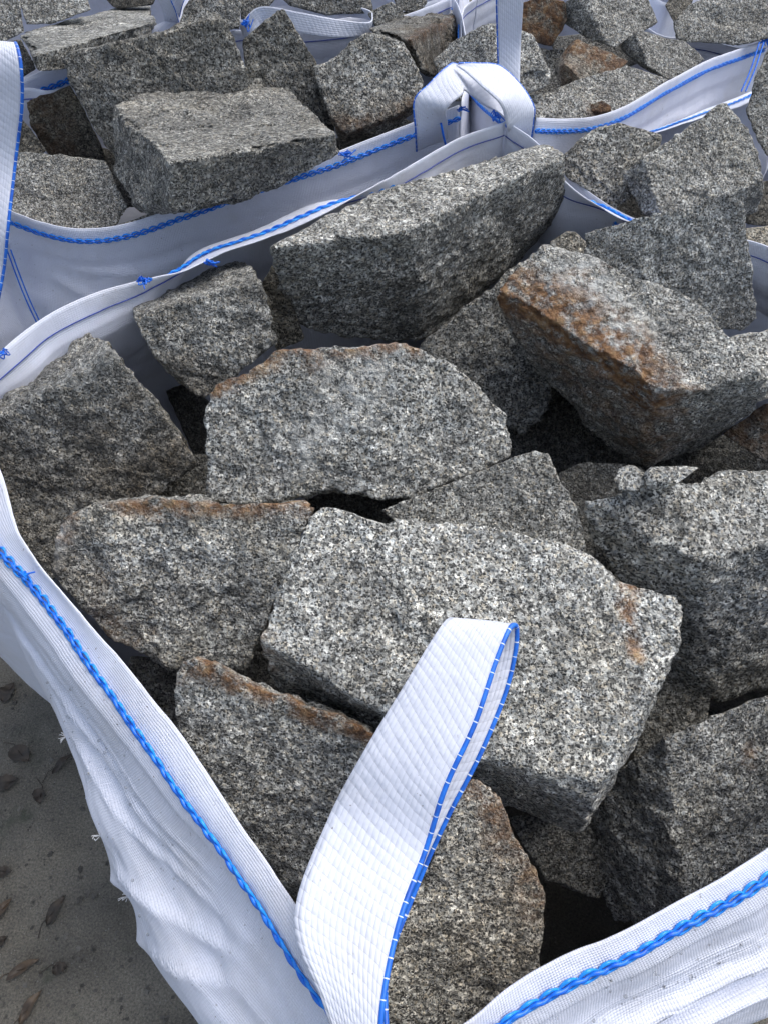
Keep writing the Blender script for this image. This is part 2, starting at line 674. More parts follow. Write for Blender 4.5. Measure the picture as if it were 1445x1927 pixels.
    def stain(spec):
        val = np.zeros(len(X))
        for pl, rad, s in spec:
            Q = np.array([on_surface(*p) for p in pl])
            Q = spline(Q, 24) if len(Q) > 1 else Q
            dmin = np.full(len(X), 9.0)
            for q in Q:
                dmin = np.minimum(dmin, np.linalg.norm(X - q, axis=1))
            dmin = dmin * (1 + .45 * fbm(X, 30, 3, seed + 7))
            val = np.maximum(val, s * np.clip(1.35 - dmin / rad, 0, 1))
        return val
    o = link_mesh(name, X - c, tris=faces, mat=GRANITE, loc=c)
    for an, spec in (('rust', rust), ('pale', pale), ('soil', soil)):
        at_ = o.data.attributes.new(an, 'FLOAT', 'POINT')
        if spec:
            at_.data.foreach_set('value', stain(spec).astype(np.float32))
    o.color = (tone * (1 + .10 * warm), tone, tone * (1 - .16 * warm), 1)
    tag(o, label, 'stone', group)
    STONES[key] = o
    return o

GA, GB, GC, GD, GE = ('granite blocks in the front bag', 'granite blocks in the bag behind on the left', 'granite blocks in the bag behind on the right',
                      'granite blocks in the right-hand bag', 'granite blocks in the farthest bags')

# ---- front bag
stone('A1', 'big pale flat-faced granite block behind the white strap loop, with a thin brown crack',
      [(593, 945), (690, 965), (830, 1003), (1040, 1018), (1112, 1035), (1168, 1085), (1300, 1140), (1285, 1215), (1195, 1390), (1125, 1482), (1000, 1440), (880, 1400), (720, 1352), (560, 1262), (474, 1215), (500, 1145)],
      66, -4, .90, sides=[((474, 1215), (1125, 1482), [(1092, 1568), (890, 1500), (700, 1400), (512, 1292)], 95),
                          ((1300, 1140), (1125, 1482), [(1270, 1262), (1215, 1345)], 80)],
      thick=.13, res=7, tone=1.22, rust=[([(1185, 1090), (1180, 1150), (1195, 1230)], .008, .85), ([(480, 1215), (520, 1260)], .02, .4)], group=GA, dents=[(1178, 1085, .02, .008)])
stone('A2', 'squarish speckled block left of the big flat one, with a brown-stained white left edge',
      [(130, 962), (232, 950), (400, 948), (560, 950), (588, 955), (545, 1040), (480, 1190), (470, 1265), (330, 1275), (205, 1215), (93, 1075), (103, 1010)],
      42, -4, .84, sides=[((130, 962), (588, 955), [(190, 942), (240, 936), (585, 937)], 80)], res=7, tone=1.05,
      rust=[([(240, 942), (400, 945), (580, 940)], .016, .9), ([(110, 1000), (125, 965)], .012, .55), ([(200, 1180), (230, 1210)], .03, .35)],
      soil=[([(130, 1020), (110, 1070)], .05, .7)], pale=[([(105, 1010), (98, 1060)], .014, 1)], group=GA)
stone('A3', 'dark block with an orange rusty top edge, under the left of the strap loop',
      [(340, 1240), (430, 1270), (560, 1320), (720, 1388), (800, 1450), (780, 1590), (690, 1700), (600, 1740), (560, 1692), (440, 1545), (328, 1390), (320, 1330)],
      40, -6, .81, sides=[((340, 1240), (800, 1450), [(352, 1236), (560, 1308), (722, 1376)], 80)], res=7, tone=.95,
      rust=[([(345, 1245), (430, 1272), (560, 1318), (700, 1380)], .017, 1.0)], group=GA)
stone('A4', 'brown-tinged block right of the strap loop, leaning at the front corner of the bag',
      [(885, 1455), (935, 1482), (1000, 1612), (1030, 1685), (1008, 1748), (1020, 1830), (960, 1960), (800, 2010), (690, 1960), (740, 1740), (800, 1600)],
      50, 8, .785, res=7, tone=1.2, warm=.4, rust=[([(890, 1460), (935, 1485), (1000, 1612), (1025, 1680)], .022, .55)],
      soil=[([(990, 1650), (960, 1800)], .05, .7)], group=GA)
stone('A5', 'central rounded block with a rust-edged wavy crest and an undercut base',
      [(388, 742), (440, 708), (520, 652), (570, 637), (720, 632), (790, 655), (880, 700), (945, 775), (968, 842), (958, 872), (860, 912), (790, 940), (680, 912), (560, 915), (460, 945), (396, 942), (386, 850)],
      44, 0, .92, res=7, tone=1.02, rough=1.0, rust=[([(400, 735), (520, 655), (580, 640)], .014, .9), ([(580, 640), (720, 634), (780, 652)], .012, .75)],
      pale=[([(720, 660), (560, 860)], .03, .5)], dents=[(640, 925, .035, .010), (655, 640, .03, .008)], group=GA)
stone('A6', 'large dark block in the left corner of the front bag',
      [(212, 655), (290, 745), (366, 835), (364, 885), (300, 940), (180, 1000), (85, 1100), (-70, 1080), (-90, 900), (-60, 815), (0, 785), (110, 725)],
      30, 6, .80, sides=[((-60, 815), (212, 655), [(182, 612), (90, 668), (-60, 760)], 75)], res=7, tone=.74, rough=1.1,
      soil=[([(330, 880), (250, 930)], .07, 1), ([(60, 950), (200, 930)], .10, .5)], pale=[([(130, 705), (210, 650)], .02, .5)], group=GA)
stone('A7', 'small cube-like block against the back wall of the front bag, cracked along its top',
      [(250, 592), (330, 578), (492, 526), (512, 580), (530, 642), (430, 712), (388, 758), (330, 715), (285, 670)],
      34, 4, .86, sides=[((250, 592), (492, 526), [(485, 505), (442, 478), (350, 515), (256, 552)], 78)], res=7, tone=.84,
      soil=[([(400, 740), (350, 715)], .04, .6), ([(265, 600), (330, 580)], .02, .4)], group=GA)
stone('A8', 'long slab with a bright top lying along the back rim of the front bag',
      [(497, 466), (560, 430), (680, 372), (900, 300), (1048, 270), (1062, 292), (960, 342), (820, 398), (752, 436), (640, 452)],
      88, 180, .955, sides=[((497, 466), (752, 436), [(800, 645), (640, 642), (562, 612), (520, 545)], 103),
                            ((752, 436), (1062, 292), [(1062, 405), (1000, 472), (930, 535)], 100)], res=7, tone=.95, thick=.14, group=GA,
      soil=[([(700, 600), (760, 560)], .06, .4)])
stone('A9', 'big tilted block with a broad brown rust stain down its left shoulder',
      [(935, 546), (1020, 458), (1150, 502), (1290, 555), (1370, 640), (1442, 706), (1300, 716), (1238, 732)],
      66, -12, .93, sides=[((935, 546), (1238, 732), [(1222, 886), (1150, 850), (1050, 748), (948, 620)], 85),
                           ((1238, 732), (1442, 706), [(1448, 745), (1335, 833)], 98)], res=7, tone=1.02,
      rust=[([(945, 550), (1060, 605), (1160, 690), (1215, 760)], .05, 1.0), ([(950, 580), (1100, 740), (1200, 850)], .03, .5), ([(1235, 740), (1240, 860)], .03, .6)],
      pale=[([(1085, 520), (1130, 570), (1190, 610)], .035, 1), ([(1235, 740), (1240, 790)], .012, .8)], group=GA)
stone('A10', 'shadowed block wedged under the long slab, left of the rust-stained one',
      [(785, 655), (870, 570), (950, 510), (1050, 440), (1040, 640), (1040, 760), (985, 830), (930, 800), (860, 690)], 35, -5, .78, res=6, tone=.78, group=GA)
stone('A11', 'blue-grey upright block behind the rust-stained one, with a square top right corner',
      [(1100, 458), (1190, 420), (1310, 385), (1396, 374), (1406, 450), (1430, 602), (1405, 622), (1340, 620), (1200, 560), (1100, 500)],
      24, 8, .90, res=7, tone=.88, warm=-.3, group=GA)
stone('A12', 'small brownish stone peeking out between the long slab and the blue-grey block',
      [(1035, 455), (1075, 430), (1105, 455), (1120, 520), (1040, 500)], 40, 0, .86, res=5, warm=.5, tone=.9, group=GA)
stone('A13', 'pale block half hidden behind the right end of the rust-stained one',
      [(1345, 640), (1445, 622), (1540, 650), (1540, 720), (1420, 760), (1350, 700)], 70, 0, .86, res=6, group=GA)
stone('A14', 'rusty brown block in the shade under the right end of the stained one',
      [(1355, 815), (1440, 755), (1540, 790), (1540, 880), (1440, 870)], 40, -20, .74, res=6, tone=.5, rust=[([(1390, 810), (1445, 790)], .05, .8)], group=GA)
stone('A15', 'wedge-shaped grey block with a peaked top, behind the big flat one',
      [(700, 968), (800, 930), (900, 885), (1000, 848), (1042, 858), (1072, 912), (1092, 980), (1106, 1050), (1000, 1060), (830, 1040)],
      44, -2, .88, res=7, tone=.92, group=GA)
stone('A16', 'large right-hand block with a broad rough top and a sharp front corner',
      [(1090, 935), (1160, 914), (1260, 898), (1445, 886), (1560, 900), (1560, 1010), (1445, 1040), (1322, 1062), (1200, 1000)],
      72, 8, .89, sides=[((1090, 935), (1322, 1062), [(1346, 1330), (1272, 1282), (1190, 1130), (1108, 1015)], 72),
                         ((1322, 1062), (1560, 1010), [(1560, 1270), (1445, 1300)], 60)], res=7, tone=.97, group=GA)
stone('A17', 'dark bluish block low on the right, beneath the sharp-cornered one and behind the front rim',
      [(1236, 1392), (1340, 1345), (1445, 1308), (1560, 1280), (1600, 1600), (1445, 1700), (1300, 1760), (1310, 1590)],
      46, 14, .69, sides=[((1236, 1392), (1300, 1760), [(1160, 1745), (1088, 1572), (1130, 1475)], 62)], res=7, tone=.78, warm=-.2,
      rust=[([(1410, 1420), (1425, 1430)], .012, .8)], group=GA)
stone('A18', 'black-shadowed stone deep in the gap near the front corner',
      [(950, 1530), (1090, 1530), (1160, 1620), (1130, 1690), (1030, 1665)], 50, 0, .56, res=6, tone=.5, group=GA)  # gap shadow put into the stone's colour by a low tone
stone('A19', 'shade-darkened stone glimpsed deep between the two left foreground blocks',
      [(240, 1230), (360, 1240), (420, 1330), (330, 1420), (230, 1330)], 50, 0, .62, res=5, tone=.5, group=GA)  # low tone paints the shade of the deep gap
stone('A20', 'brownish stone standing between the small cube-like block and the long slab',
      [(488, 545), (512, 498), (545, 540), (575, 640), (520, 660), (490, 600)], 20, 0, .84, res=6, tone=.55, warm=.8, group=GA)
stone('A21', 'stone toned near-black for the gap shade below the small cube-like block',
      [(312, 735), (345, 722), (400, 760), (420, 850), (380, 900), (345, 800)], 45, 0, .66, res=6, tone=.3, group=GA)  # near-black tone stands for the shade under the block above
stone('A22', 'shade-darkened stone deep in the hollow left of the rust-stained one',
      [(930, 800), (960, 735), (1080, 690), (1180, 800), (1220, 890), (1120, 930), (960, 900)], 45, 0, .62, res=6, tone=.55, group=GA)  # tone lowered to put the hollow's shade into its colour
stone('A23', 'loose granite flake on the rough top of the right-hand block, left of a thinner one',
      [(1150, 893), (1180, 884), (1215, 890), (1213, 915), (1160, 912)], 60, 0, .925, res=5, thick=.02, group=GA, name='stone_flake')
stone('A24', 'thin loose granite flake lying to the right of another on the right-hand block',
      [(1210, 888), (1262, 886), (1276, 900), (1250, 918), (1215, 914)], 62, 0, .93, res=5, thick=.02, tone=1.1, group=GA, name='stone_flake')

stone('A25', 'shadowed block in the black hollow below the right end of the stained one', [(1200, 880), (1300, 830), (1430, 800), (1560, 830), (1560, 920), (1380, 960), (1230, 950)], 50, 0, .60, res=6, tone=.4, group=GA)  # low tones of these gap stones put the shade into their colour
stone('A27', 'shade-darkened stone in the crevice right of the big flat one', [(1180, 1330), (1260, 1240), (1340, 1300), (1320, 1420), (1200, 1480)], 50, 0, .64, res=6, tone=.45, group=GA)
stone('A28', 'shade-darkened stone in the slot under the undercut central block', [(540, 950), (640, 915), (800, 930), (860, 960), (760, 1040), (600, 1040)], 50, 0, .73, res=6, tone=.35, group=GA)
stone('A29', 'shade-darkened stone in the gap between the left corner block and the central one', [(300, 930), (350, 850), (420, 850), (470, 930), (420, 1010), (320, 1010)], 50, 0, .68, res=6, tone=.35, group=GA)
stone('A30', 'shade-darkened stone in the narrow gap at the foot of the squarish left block', [(430, 1230), (500, 1190), (580, 1250), (560, 1340), (440, 1330)], 50, 0, .66, res=6, tone=.35, group=GA)
stone('A31', 'shade-darkened stone in the slit between the peaked block and the right-hand one', [(1040, 890), (1090, 868), (1200, 872), (1240, 900), (1160, 990), (1130, 1090), (1060, 1060)], 60, 0, .74, res=6, tone=.4, group=GA)

# ---- bag behind, left
stone('B1', 'large box-shaped block with a light top, behind the blue-stitched rim on the left',
      [(205, 196), (256, 172), (480, 150), (540, 162), (592, 215), (625, 252), (470, 280), (310, 306)],
      78, 180, .98, sides=[((310, 306), (625, 252), [(632, 290), (490, 375), (322, 402)], 108), ((205, 196), (310, 306), [(258, 402), (212, 330)], 100)], res=7, tone=.72, warm=.15, group=GB)
stone('B2', 'broad dark slab leaning behind the box-shaped block',
      [(112, 110), (160, 85), (290, 52), (370, 48), (415, 22), (438, 55), (470, 130), (490, 220), (300, 310), (212, 300), (165, 225)],
      20, 0, .97, res=6, tone=.62, warm=.2, group=GB, thick=.12)
stone('B3', 'dark pointed block with a triangular top next to the leaning slab',
      [(450, 85), (500, 40), (535, 12), (560, 60), (600, 130), (632, 250), (560, 240), (470, 180)], 20, 6, .96, res=6, tone=.6, warm=.2, group=GB, thick=.14)
stone('B4', 'block with a slanting grey face and brown underside, left of the tangled strap loop',
      [(583, 125), (640, 90), (700, 58), (755, 72), (803, 160), (788, 196), (720, 232), (640, 250), (610, 210)], 38, 6, .95, res=6, tone=.82, warm=.1, group=GB,
      sides=[((640, 250), (788, 196), [(780, 215), (700, 262), (640, 280)], 70)], rust=[([(640, 245), (720, 232), (785, 195)], .014, .6)], soil=[([(650, 268), (760, 225)], .05, 1)])
stone('B5', 'block with a rusty dark brown side and light top, left of the upright strap',
      [(690, 52), (800, 10), (862, 22), (815, 50), (765, 76)], 75, 180, .93,
      sides=[((765, 76), (862, 22), [(874, 68), (845, 112), (812, 150), (785, 120)], 105)], res=6, tone=.8, group=GB, rust=[([(770, 78), (862, 25)], .012, 1)],
      soil=[([(800, 110), (850, 70)], .09, 1.3)])
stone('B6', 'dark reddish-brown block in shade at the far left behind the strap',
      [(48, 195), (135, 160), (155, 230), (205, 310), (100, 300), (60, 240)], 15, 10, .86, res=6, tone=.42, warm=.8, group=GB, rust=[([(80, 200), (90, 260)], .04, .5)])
stone('B7', 'small olive-brown stone touching the tall strap at the left edge',
      [(10, 220), (40, 220), (90, 282), (70, 298), (5, 300)], 30, 0, .86, res=6, tone=.5, warm=.9, group=GB)
stone('B8', 'pale stone low at the left just above the blue-stitched rim',
      [(5, 300), (30, 294), (110, 288), (205, 302), (245, 392), (215, 432), (110, 440), (10, 400)], 52, -4, .87, res=6, tone=.98, group=GB)
stone('B9', 'sliver of a low stone below the box-shaped block, against the rim',
      [(215, 425), (330, 388), (350, 400), (340, 440), (240, 450)], 55, 0, .85, res=5, tone=.9, warm=.3, group=GB)
stone('B10', 'shade-darkened stone in the gap under the slanting grey block',
      [(620, 265), (690, 250), (760, 215), (800, 240), (700, 300), (630, 310)], 30, 0, .82, res=5, tone=.4, group=GB)  # filler whose dark tone paints the shade of the gap

stone('B11', 'shade-darkened stone in the gap left of the box-shaped block', [(120, 290), (180, 270), (260, 300), (270, 390), (180, 400)], 45, 0, .78, res=5, tone=.35, group=GB)  # shade beside the block is painted in by the low tone

# ---- far bags
stone('E1', 'long light block with a flat top in the far left bag',
      [(35, 62), (150, 40), (240, 10), (285, 10), (292, 44), (160, 76), (62, 106)], 76, 180, .93,
      sides=[((62, 106), (292, 44), [(290, 70), (130, 130), (72, 135)], 100)], res=6, tone=.86, group=GE)
stone('E2', 'light block at the top left with a shaded lower side',
      [(35, -10), (110, -30), (165, -10), (172, 18), (100, 44), (52, 46)], 50, 0, .95, res=6, tone=.95, group=GE)
stone('E3', 'grey block cut off by the top left corner of the picture',
      [(-50, -30), (20, -20), (42, 10), (46, 60), (0, 85), (-60, 80)], 35, 10, .94, res=6, tone=.75, group=GE)
stone('E4', 'shade-darkened filler stone beside the top of the tall left strap',
      [(-30, 85), (40, 72), (70, 130), (40, 150), (-30, 150)], 25, 0, .84, res=5, tone=.35, group=GE)  # filler for a shadow gap, its shade put into the tone
stone('E5', 'small grey block right of the crumpled white strap at the top',
      [(338, 45), (352, 0), (400, -20), (455, -12), (452, 55), (400, 60)], 35, 0, .93, res=6, tone=.75, group=GE)
stone('E6', 'mossy dark stone at the top edge between two light far blocks',
      [(180, -20), (240, -40), (300, -20), (290, 10), (220, 18)], 35, 0, .9, res=5, tone=.35, warm=.6, group=GE)
stone('F1', 'dark stone behind the flattened strap loop at the top',
      [(520, -20), (600, -40), (690, -15), (705, 25), (620, 30), (540, 10)], 35, 0, .93, res=5, tone=.5, group=GE)
stone('F2', 'small grey stone at the top edge right of the flattened loop',
      [(690, 25), (735, 2), (762, 22), (752, 50), (705, 50)], 35, 0, .92, res=5, tone=.7, group=GE)
stone('F3', 'dark stone at the top edge above the rusty-sided block',
      [(735, -20), (790, -30), (805, 5), (790, 25), (745, 20)], 35, 0, .91, res=5, tone=.5, group=GE)
stone('F4', 'grey stone at the top edge left of the flattened loop',
      [(445, -20), (500, -35), (535, -15), (500, 20), (455, 40)], 35, 0, .92, res=5, tone=.55, group=GE)

# ---- bag behind, right
stone('C1', 'broad light block behind the upright strap, above the tangled loop',
      [(815, 112), (850, 78), (920, 38), (1000, 62), (1040, 140), (1030, 168), (960, 200), (840, 190)], 48, 0, .93, res=6, tone=1.0, group=GC)
stone('C2', 'rust-brown block right of the upright strap at the top',
      [(975, 8), (1020, -8), (1062, 3), (1068, 42), (1036, 88), (980, 75)], 30, 0, .92, res=6, tone=.55, warm=.7, group=GC, rust=[([(1000, 15), (1055, 15), (1040, 60)], .06, 1)])
stone('C3', 'wedge-shaped grey block at the top right of the upright strap',
      [(1085, -30), (1210, -20), (1242, 44), (1190, 72), (1158, 92), (1120, 50)], 52, 16, .93, res=6, tone=.85, group=GC,
      sides=[((1085, -30), (1158, 92), [(1095, 70), (1055, 40), (1062, 5)], 70)])
stone('C4', 'rusty orange-brown block sitting low in the middle of the right rear bag',
      [(1082, 70), (1182, 116), (1160, 132), (1100, 158), (1060, 120)], 60, 20, .89, res=6, tone=.7, warm=.6, group=GC,
      sides=[((1082, 70), (1100, 158), [(1052, 168), (1040, 120)], 70)], rust=[([(1085, 75), (1120, 100), (1175, 115)], .03, .9), ([(1060, 120), (1060, 150)], .03, .5)])
stone('C5', 'grey block with a shaded left side, against the far rim of the right rear bag',
      [(1195, 57), (1290, 80), (1328, 116), (1262, 155), (1222, 130)], 58, 14, .89, res=6, tone=.78, group=GC,
      sides=[((1195, 57), (1262, 155), [(1210, 130), (1160, 88)], 70)])
stone('C6', 'light flat block below the rusty one, against the blue-stitched right rear rim',
      [(1040, 168), (1110, 145), (1185, 120), (1256, 150), (1200, 205), (1130, 230), (1060, 200)], 58, 0, .87, res=6, tone=.95, group=GC)
stone('C7', 'low grey block right behind the tangled strap loop',
      [(985, 180), (1060, 170), (1135, 208), (1100, 245), (1010, 245)], 58, 0, .87, res=6, tone=.95, group=GC, rust=[([(1115, 200), (1140, 205)], .02, .6)])
stone('C8', 'small pale stone in the gap between the broad light block and the rusty one',
      [(1025, 95), (1060, 90), (1065, 125), (1030, 125)], 45, 0, .86, res=5, tone=.9, group=GC)
stone('C10', 'tiny rusty stone chip resting above the right rear rim',
      [(1110, 200), (1130, 193), (1152, 205), (1140, 216), (1118, 214)], 50, 0, .885, res=5, tone=.5, warm=1, group=GC, thick=.02, rust=[([(1120, 205), (1140, 208)], .03, 1)])
stone('C9', 'big grey block in the top right corner of the picture',
      [(1265, 40), (1300, 2), (1380, -25), (1480, -20), (1520, 60), (1385, 85), (1270, 75)], 45, 0, .92, res=6, tone=.8, group=GE)
stone('C11', 'dark mossy stone at the top edge left of the big corner block',
      [(1250, 10), (1275, -25), (1310, -25), (1300, 15), (1268, 45)], 45, 0, .89, res=5, tone=.5, warm=.5, group=GE)

stone('C12', 'shade-darkened stone in the hollow between the wedge-shaped block and the rusty one', [(1030, 70), (1110, 60), (1180, 85), (1200, 120), (1120, 150), (1040, 140)], 45, 0, .80, res=5, tone=.4, group=GC)  # low tone paints shade into this hollow

# ---- bag on the right
stone('D6', 'shade-darkened stone in the triangular gap below the rounded grey block', [(1110, 360), (1170, 330), (1240, 390), (1230, 440), (1140, 430)], 45, 0, .76, res=5, tone=.3, group=GD)  # very low tone paints the gap's shadow onto the stone
stone('D1', 'rounded grey block at the left of the right-hand bag, touching a white rim',
      [(1058, 290), (1110, 242), (1160, 228), (1245, 250), (1235, 310), (1190, 372), (1155, 398), (1085, 352), (1060, 332)], 40, -6, .90, res=6, tone=.85, warm=.2, group=GD)
stone('D2', 'light block with a slanting rectangular face in the right-hand bag',
      [(1202, 300), (1270, 250), (1365, 188), (1412, 242), (1445, 330), (1400, 362), (1340, 385), (1240, 405)], 46, 10, .92, res=7, tone=.98, group=GD,
      sides=[((1202, 300), (1240, 405), [(1196, 405), (1170, 325)], 65), ((1445, 330), (1340, 385), [(1390, 410), (1430, 400)], 60)])
stone('D3', 'grey block cut off by the right edge beside the far bag corner',
      [(1400, 215), (1438, 85), (1540, 80), (1560, 300), (1445, 300)], 40, -10, .93, res=6, tone=.8, group=GD)
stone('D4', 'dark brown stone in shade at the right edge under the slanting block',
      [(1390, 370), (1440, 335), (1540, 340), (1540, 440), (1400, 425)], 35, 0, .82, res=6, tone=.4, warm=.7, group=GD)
stone('D5', 'brown-topped stone sliver at the right edge above the white bag rim',
      [(1398, 430), (1445, 424), (1540, 430), (1540, 480), (1400, 470)], 70, 0, .86, res=5, tone=.9, warm=.8, group=GD)

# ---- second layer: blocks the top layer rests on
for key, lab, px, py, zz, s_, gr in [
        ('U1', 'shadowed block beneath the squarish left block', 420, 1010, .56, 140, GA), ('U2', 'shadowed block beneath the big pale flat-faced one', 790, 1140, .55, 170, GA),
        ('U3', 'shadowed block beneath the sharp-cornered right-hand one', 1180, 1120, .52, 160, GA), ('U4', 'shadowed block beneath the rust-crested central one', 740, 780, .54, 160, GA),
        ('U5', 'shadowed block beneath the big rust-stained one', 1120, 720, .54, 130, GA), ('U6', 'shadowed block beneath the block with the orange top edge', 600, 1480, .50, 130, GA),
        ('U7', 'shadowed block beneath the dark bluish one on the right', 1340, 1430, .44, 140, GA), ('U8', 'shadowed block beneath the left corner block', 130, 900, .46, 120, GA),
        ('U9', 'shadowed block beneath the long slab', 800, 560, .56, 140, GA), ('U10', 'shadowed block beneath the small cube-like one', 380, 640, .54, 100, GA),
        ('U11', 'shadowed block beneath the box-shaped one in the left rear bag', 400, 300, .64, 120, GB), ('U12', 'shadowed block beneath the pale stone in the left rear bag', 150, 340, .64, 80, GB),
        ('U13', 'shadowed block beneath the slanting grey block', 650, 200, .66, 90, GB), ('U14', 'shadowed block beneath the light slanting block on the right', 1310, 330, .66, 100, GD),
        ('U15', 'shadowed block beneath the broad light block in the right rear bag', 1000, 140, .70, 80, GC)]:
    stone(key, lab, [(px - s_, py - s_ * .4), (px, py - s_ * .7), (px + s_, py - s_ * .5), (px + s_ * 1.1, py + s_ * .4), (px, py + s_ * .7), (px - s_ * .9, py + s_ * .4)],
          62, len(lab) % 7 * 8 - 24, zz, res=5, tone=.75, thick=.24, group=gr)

# ------------------------------------------------------------------ ground, leaves
gs = np.array([(-60, -60, 0), (60, -60, 0), (60, 60, 0), (-60, 60, 0)])
g = link_mesh('ground', gs, polys=[(0, 1, 2, 3)], mat=GROUND)
g['kind'] = 'structure'


def leaf(px, py, length, width, ang, curl, mat, label, seed, lobes=0):
    rng = np.random.RandomState(seed)
    n, k = 15, 5
    t = np.linspace(0, 1, n)
    w = width * (np.sin(t ** .8 * math.pi) ** .8 + .03) * (1 + lobes * .13 * np.sin(t * 26))
    G = np.zeros((n, k, 3))
    for j in range(k):
        s = (j / (k - 1) - .5) * 2
        G[:, j, 0] = (t - .5) * length + abs(s) * .12 * length * (.5 - t)
        G[:, j, 1] = s * w * .5 + .1 * length * np.sin(t * 2.2)
        G[:, j, 2] =   .002 + .6 * curl * (abs(s) ** 1.5) * w + .004 * np.sin(t * 5 + seed) ** 2 + .0015 * rng.rand(n)
    a = math.radians(ang)
    R = np.array([[math.cos(a), -math.sin(a), 0], [math.sin(a), math.cos(a), 0], [0, 0, 1]])
    v = G.reshape(-1, 3) @ R.T
    st, sf = tube(np.array([(-.5 * length - .02, 0, .004), (-.5 * length, .01, .004), (0, .004, .005), (.45 * length, .06 * length, .006)]) @ R.T, .0009, 5)
    V, F = join([(v, grid_faces(n, k)), (st, sf)])
    tag(link_mesh('fallen_leaf', V, polys=F, mat=mat, loc=at(px, py, 0.0)), label, 'leaf', 'wet leaves on the ground beside the bag')


leaf(38, 1424, .055, .034, -35, .25, LEAF, 'broad dark wet leaf on the ground, close to the bag side', 1)
leaf(120, 1440, .055, .014, 50, .3, LEAF, 'narrow dark leaf with a stalk, touching the bag side', 2)
leaf(15, 1478, .05, .03, 20, .3, LEAF, 'crumpled dark leaf at the left edge under the broad one', 3, 1)
leaf(74, 1500, .035, .022, -70, .35, LEAF, 'small crumpled dark leaf right of the one at the edge', 4, 1)
leaf(110, 1715, .058, .019, 62, .4, LEAF, 'dark rolled leaf lying alone in the middle of the bare ground', 5)
leaf(8, 1716, .05, .018, 55, .4, LEAF_PALE, 'brown leaf cut by the left edge, level with the rolled one', 6)
leaf(46, 1828, .062, .016, 28, .4, LEAF_PALE, 'long pale brown leaf near the bottom left corner', 7)
leaf(62, 1898, .06, .017, 60, .4, LEAF_PALE, 'brown leaf at the very bottom edge of the picture', 8)
leaf(4, 1776, .03, .018, 40, .4, LEAF, 'black leaf tip at the left edge between two brown leaves', 9)
leaf(8, 1645, .035, .02, 10, .3, LEAF, 'dark ragged leaf at the left edge above the rolled one', 10, 1)
leaf(115, 1825, .028, .02, 10, .3, LEAF, 'small dark leaf scrap right of the long pale brown leaf', 11, 1)
leaf(20, 1305, .05, .03, 70, .3, LEAF, 'dark leaf at the top of the visible ground, near a mossy spot', 12, 1)

rng = np.random.RandomState(5)
peb = []
iv, if_ = icosphere(2)
for i in range(900):
    q = at(rng.uniform(-150, 420), rng.uniform(1150, 2150), 0)
    s = rng.choice([.0015, .002, .003, .005], p=[.45, .3, .18, .07])
    v = iv * s * (1 + .35 * rng.normal(size=(len(iv), 1))) * np.array([1, 1, .6]) + q
    peb.append((v, if_))
V, F = join(peb)
pb = link_mesh('grit', V, tris=F, mat=plain_material('grit', (.03, .028, .024), (.16, .15, .13), 30, .8), smooth=False)
pb['kind'] = 'stuff'
tag(pb, 'fine grit and crumbs scattered over the damp ground', 'grit')

# ------------------------------------------------------------------ bags
def empty(name, loc):
    o = bpy.data.objects.new(name, None)
    o.empty_display_size = .1
    o.location = loc
    COL.objects.link(o)
    return o


def side_rows(stations, centre, seam=.024):
    """stations: dicts with E=(px,py,z) and optional S,H,O; returns rows[row][station] of world points"""
    rows = [[] for _ in range(7)]
    for s in stations:
        E = at(*s['E'])
        out = np.array([E[0] - centre[0], E[1] - centre[1], 0.0])
        out = unit(out)
        m = s.get('m', 'v')
        o1, d1, o2, d2 = {'v': (.003, .024, .005, .052), 'i': (.017, .012, .034, .036), 'f': (.019, .006, .042, .020), 'o': (-.008, .026, -.012, .055)}[m]
        o1, d1 = o1 * seam / .024, d1 * seam / .024
        bo = s.get('b', .05)
        S = at(*s['S']) if 'S' in s else E + out * o1 - np.array([0, 0, d1])
        H = at(*s['H']) if 'H' in s else E + out * o2 - np.array([0, 0, d2])
        O = at(*s['O']) if 'O' in s else E + out * bo + np.array([0, 0, .62 - E[2]])
        M = (H + O) / 2 + (out * .012 if 'O' not in s else np.array([0, 0, .012]))
        L = O + out * .015
        L[2] = .30
        G = O - out * .03
        G[2] = .004
        for r, p in zip(rows, (E, S, H, M, O, L, G)):
            r.append(p)
    return rows


def chain(curve, lift, width, pitch, r, phase=0.0, colour=THREAD, name='chain_stitch', parent=None):
    """looping chain-stitch thread lying on the cloth along a curve"""
    L = arclen(curve)[-1]
    n = max(24, int(L / pitch * 10))
    c = spline(curve, n)
    lf = spline(lift, n)
    lf /= np.linalg.norm(lf, axis=1, keepdims=True) + 1e-9
    t = np.gradient(c, axis=0)
    t /= np.linalg.norm(t, axis=1, keepdims=True) + 1e-9
    sdir = np.cross(t, lf)
    s = np.linspace(0, L, n)
    rng = np.random.RandomState(int(L * 1000) % 999)
    wob = np.interp(s, np.linspace(0, L, max(6, int(L / .03))), rng.uniform(.75, 1.2, max(6, int(L / .03))))
    ph = math.pi * s / pitch + phase
    parts = []
    body = np.zeros(3)
    for sg in (1, -1):
        k = c + lf * (r * .9 + .0006 * np.cos(2 * ph) * sg)[:, None] + sdir * (sg * width * wob * np.abs(np.sin(ph)) ** .8)[:, None]
        parts.append(tube(k, r * (1 + .25 * np.sin(2 * ph + sg)), 5))
    V, F = join(parts)
    o = link_mesh(name, V, polys=F, mat=THREAD_LIGHT, parent=parent)
    v, f = tube(c + lf * (r * (1.1 + .8 * np.abs(np.cos(ph)))[:, None]) + sdir * (.16 * width * np.sin(2 * ph) + .1 * width * np.sin(ph * .37))[:, None], r * (1.0 + .55 * np.abs(np.cos(ph))), 6)
    link_mesh('lock_thread', v, polys=f, mat=colour, parent=o)
    return o


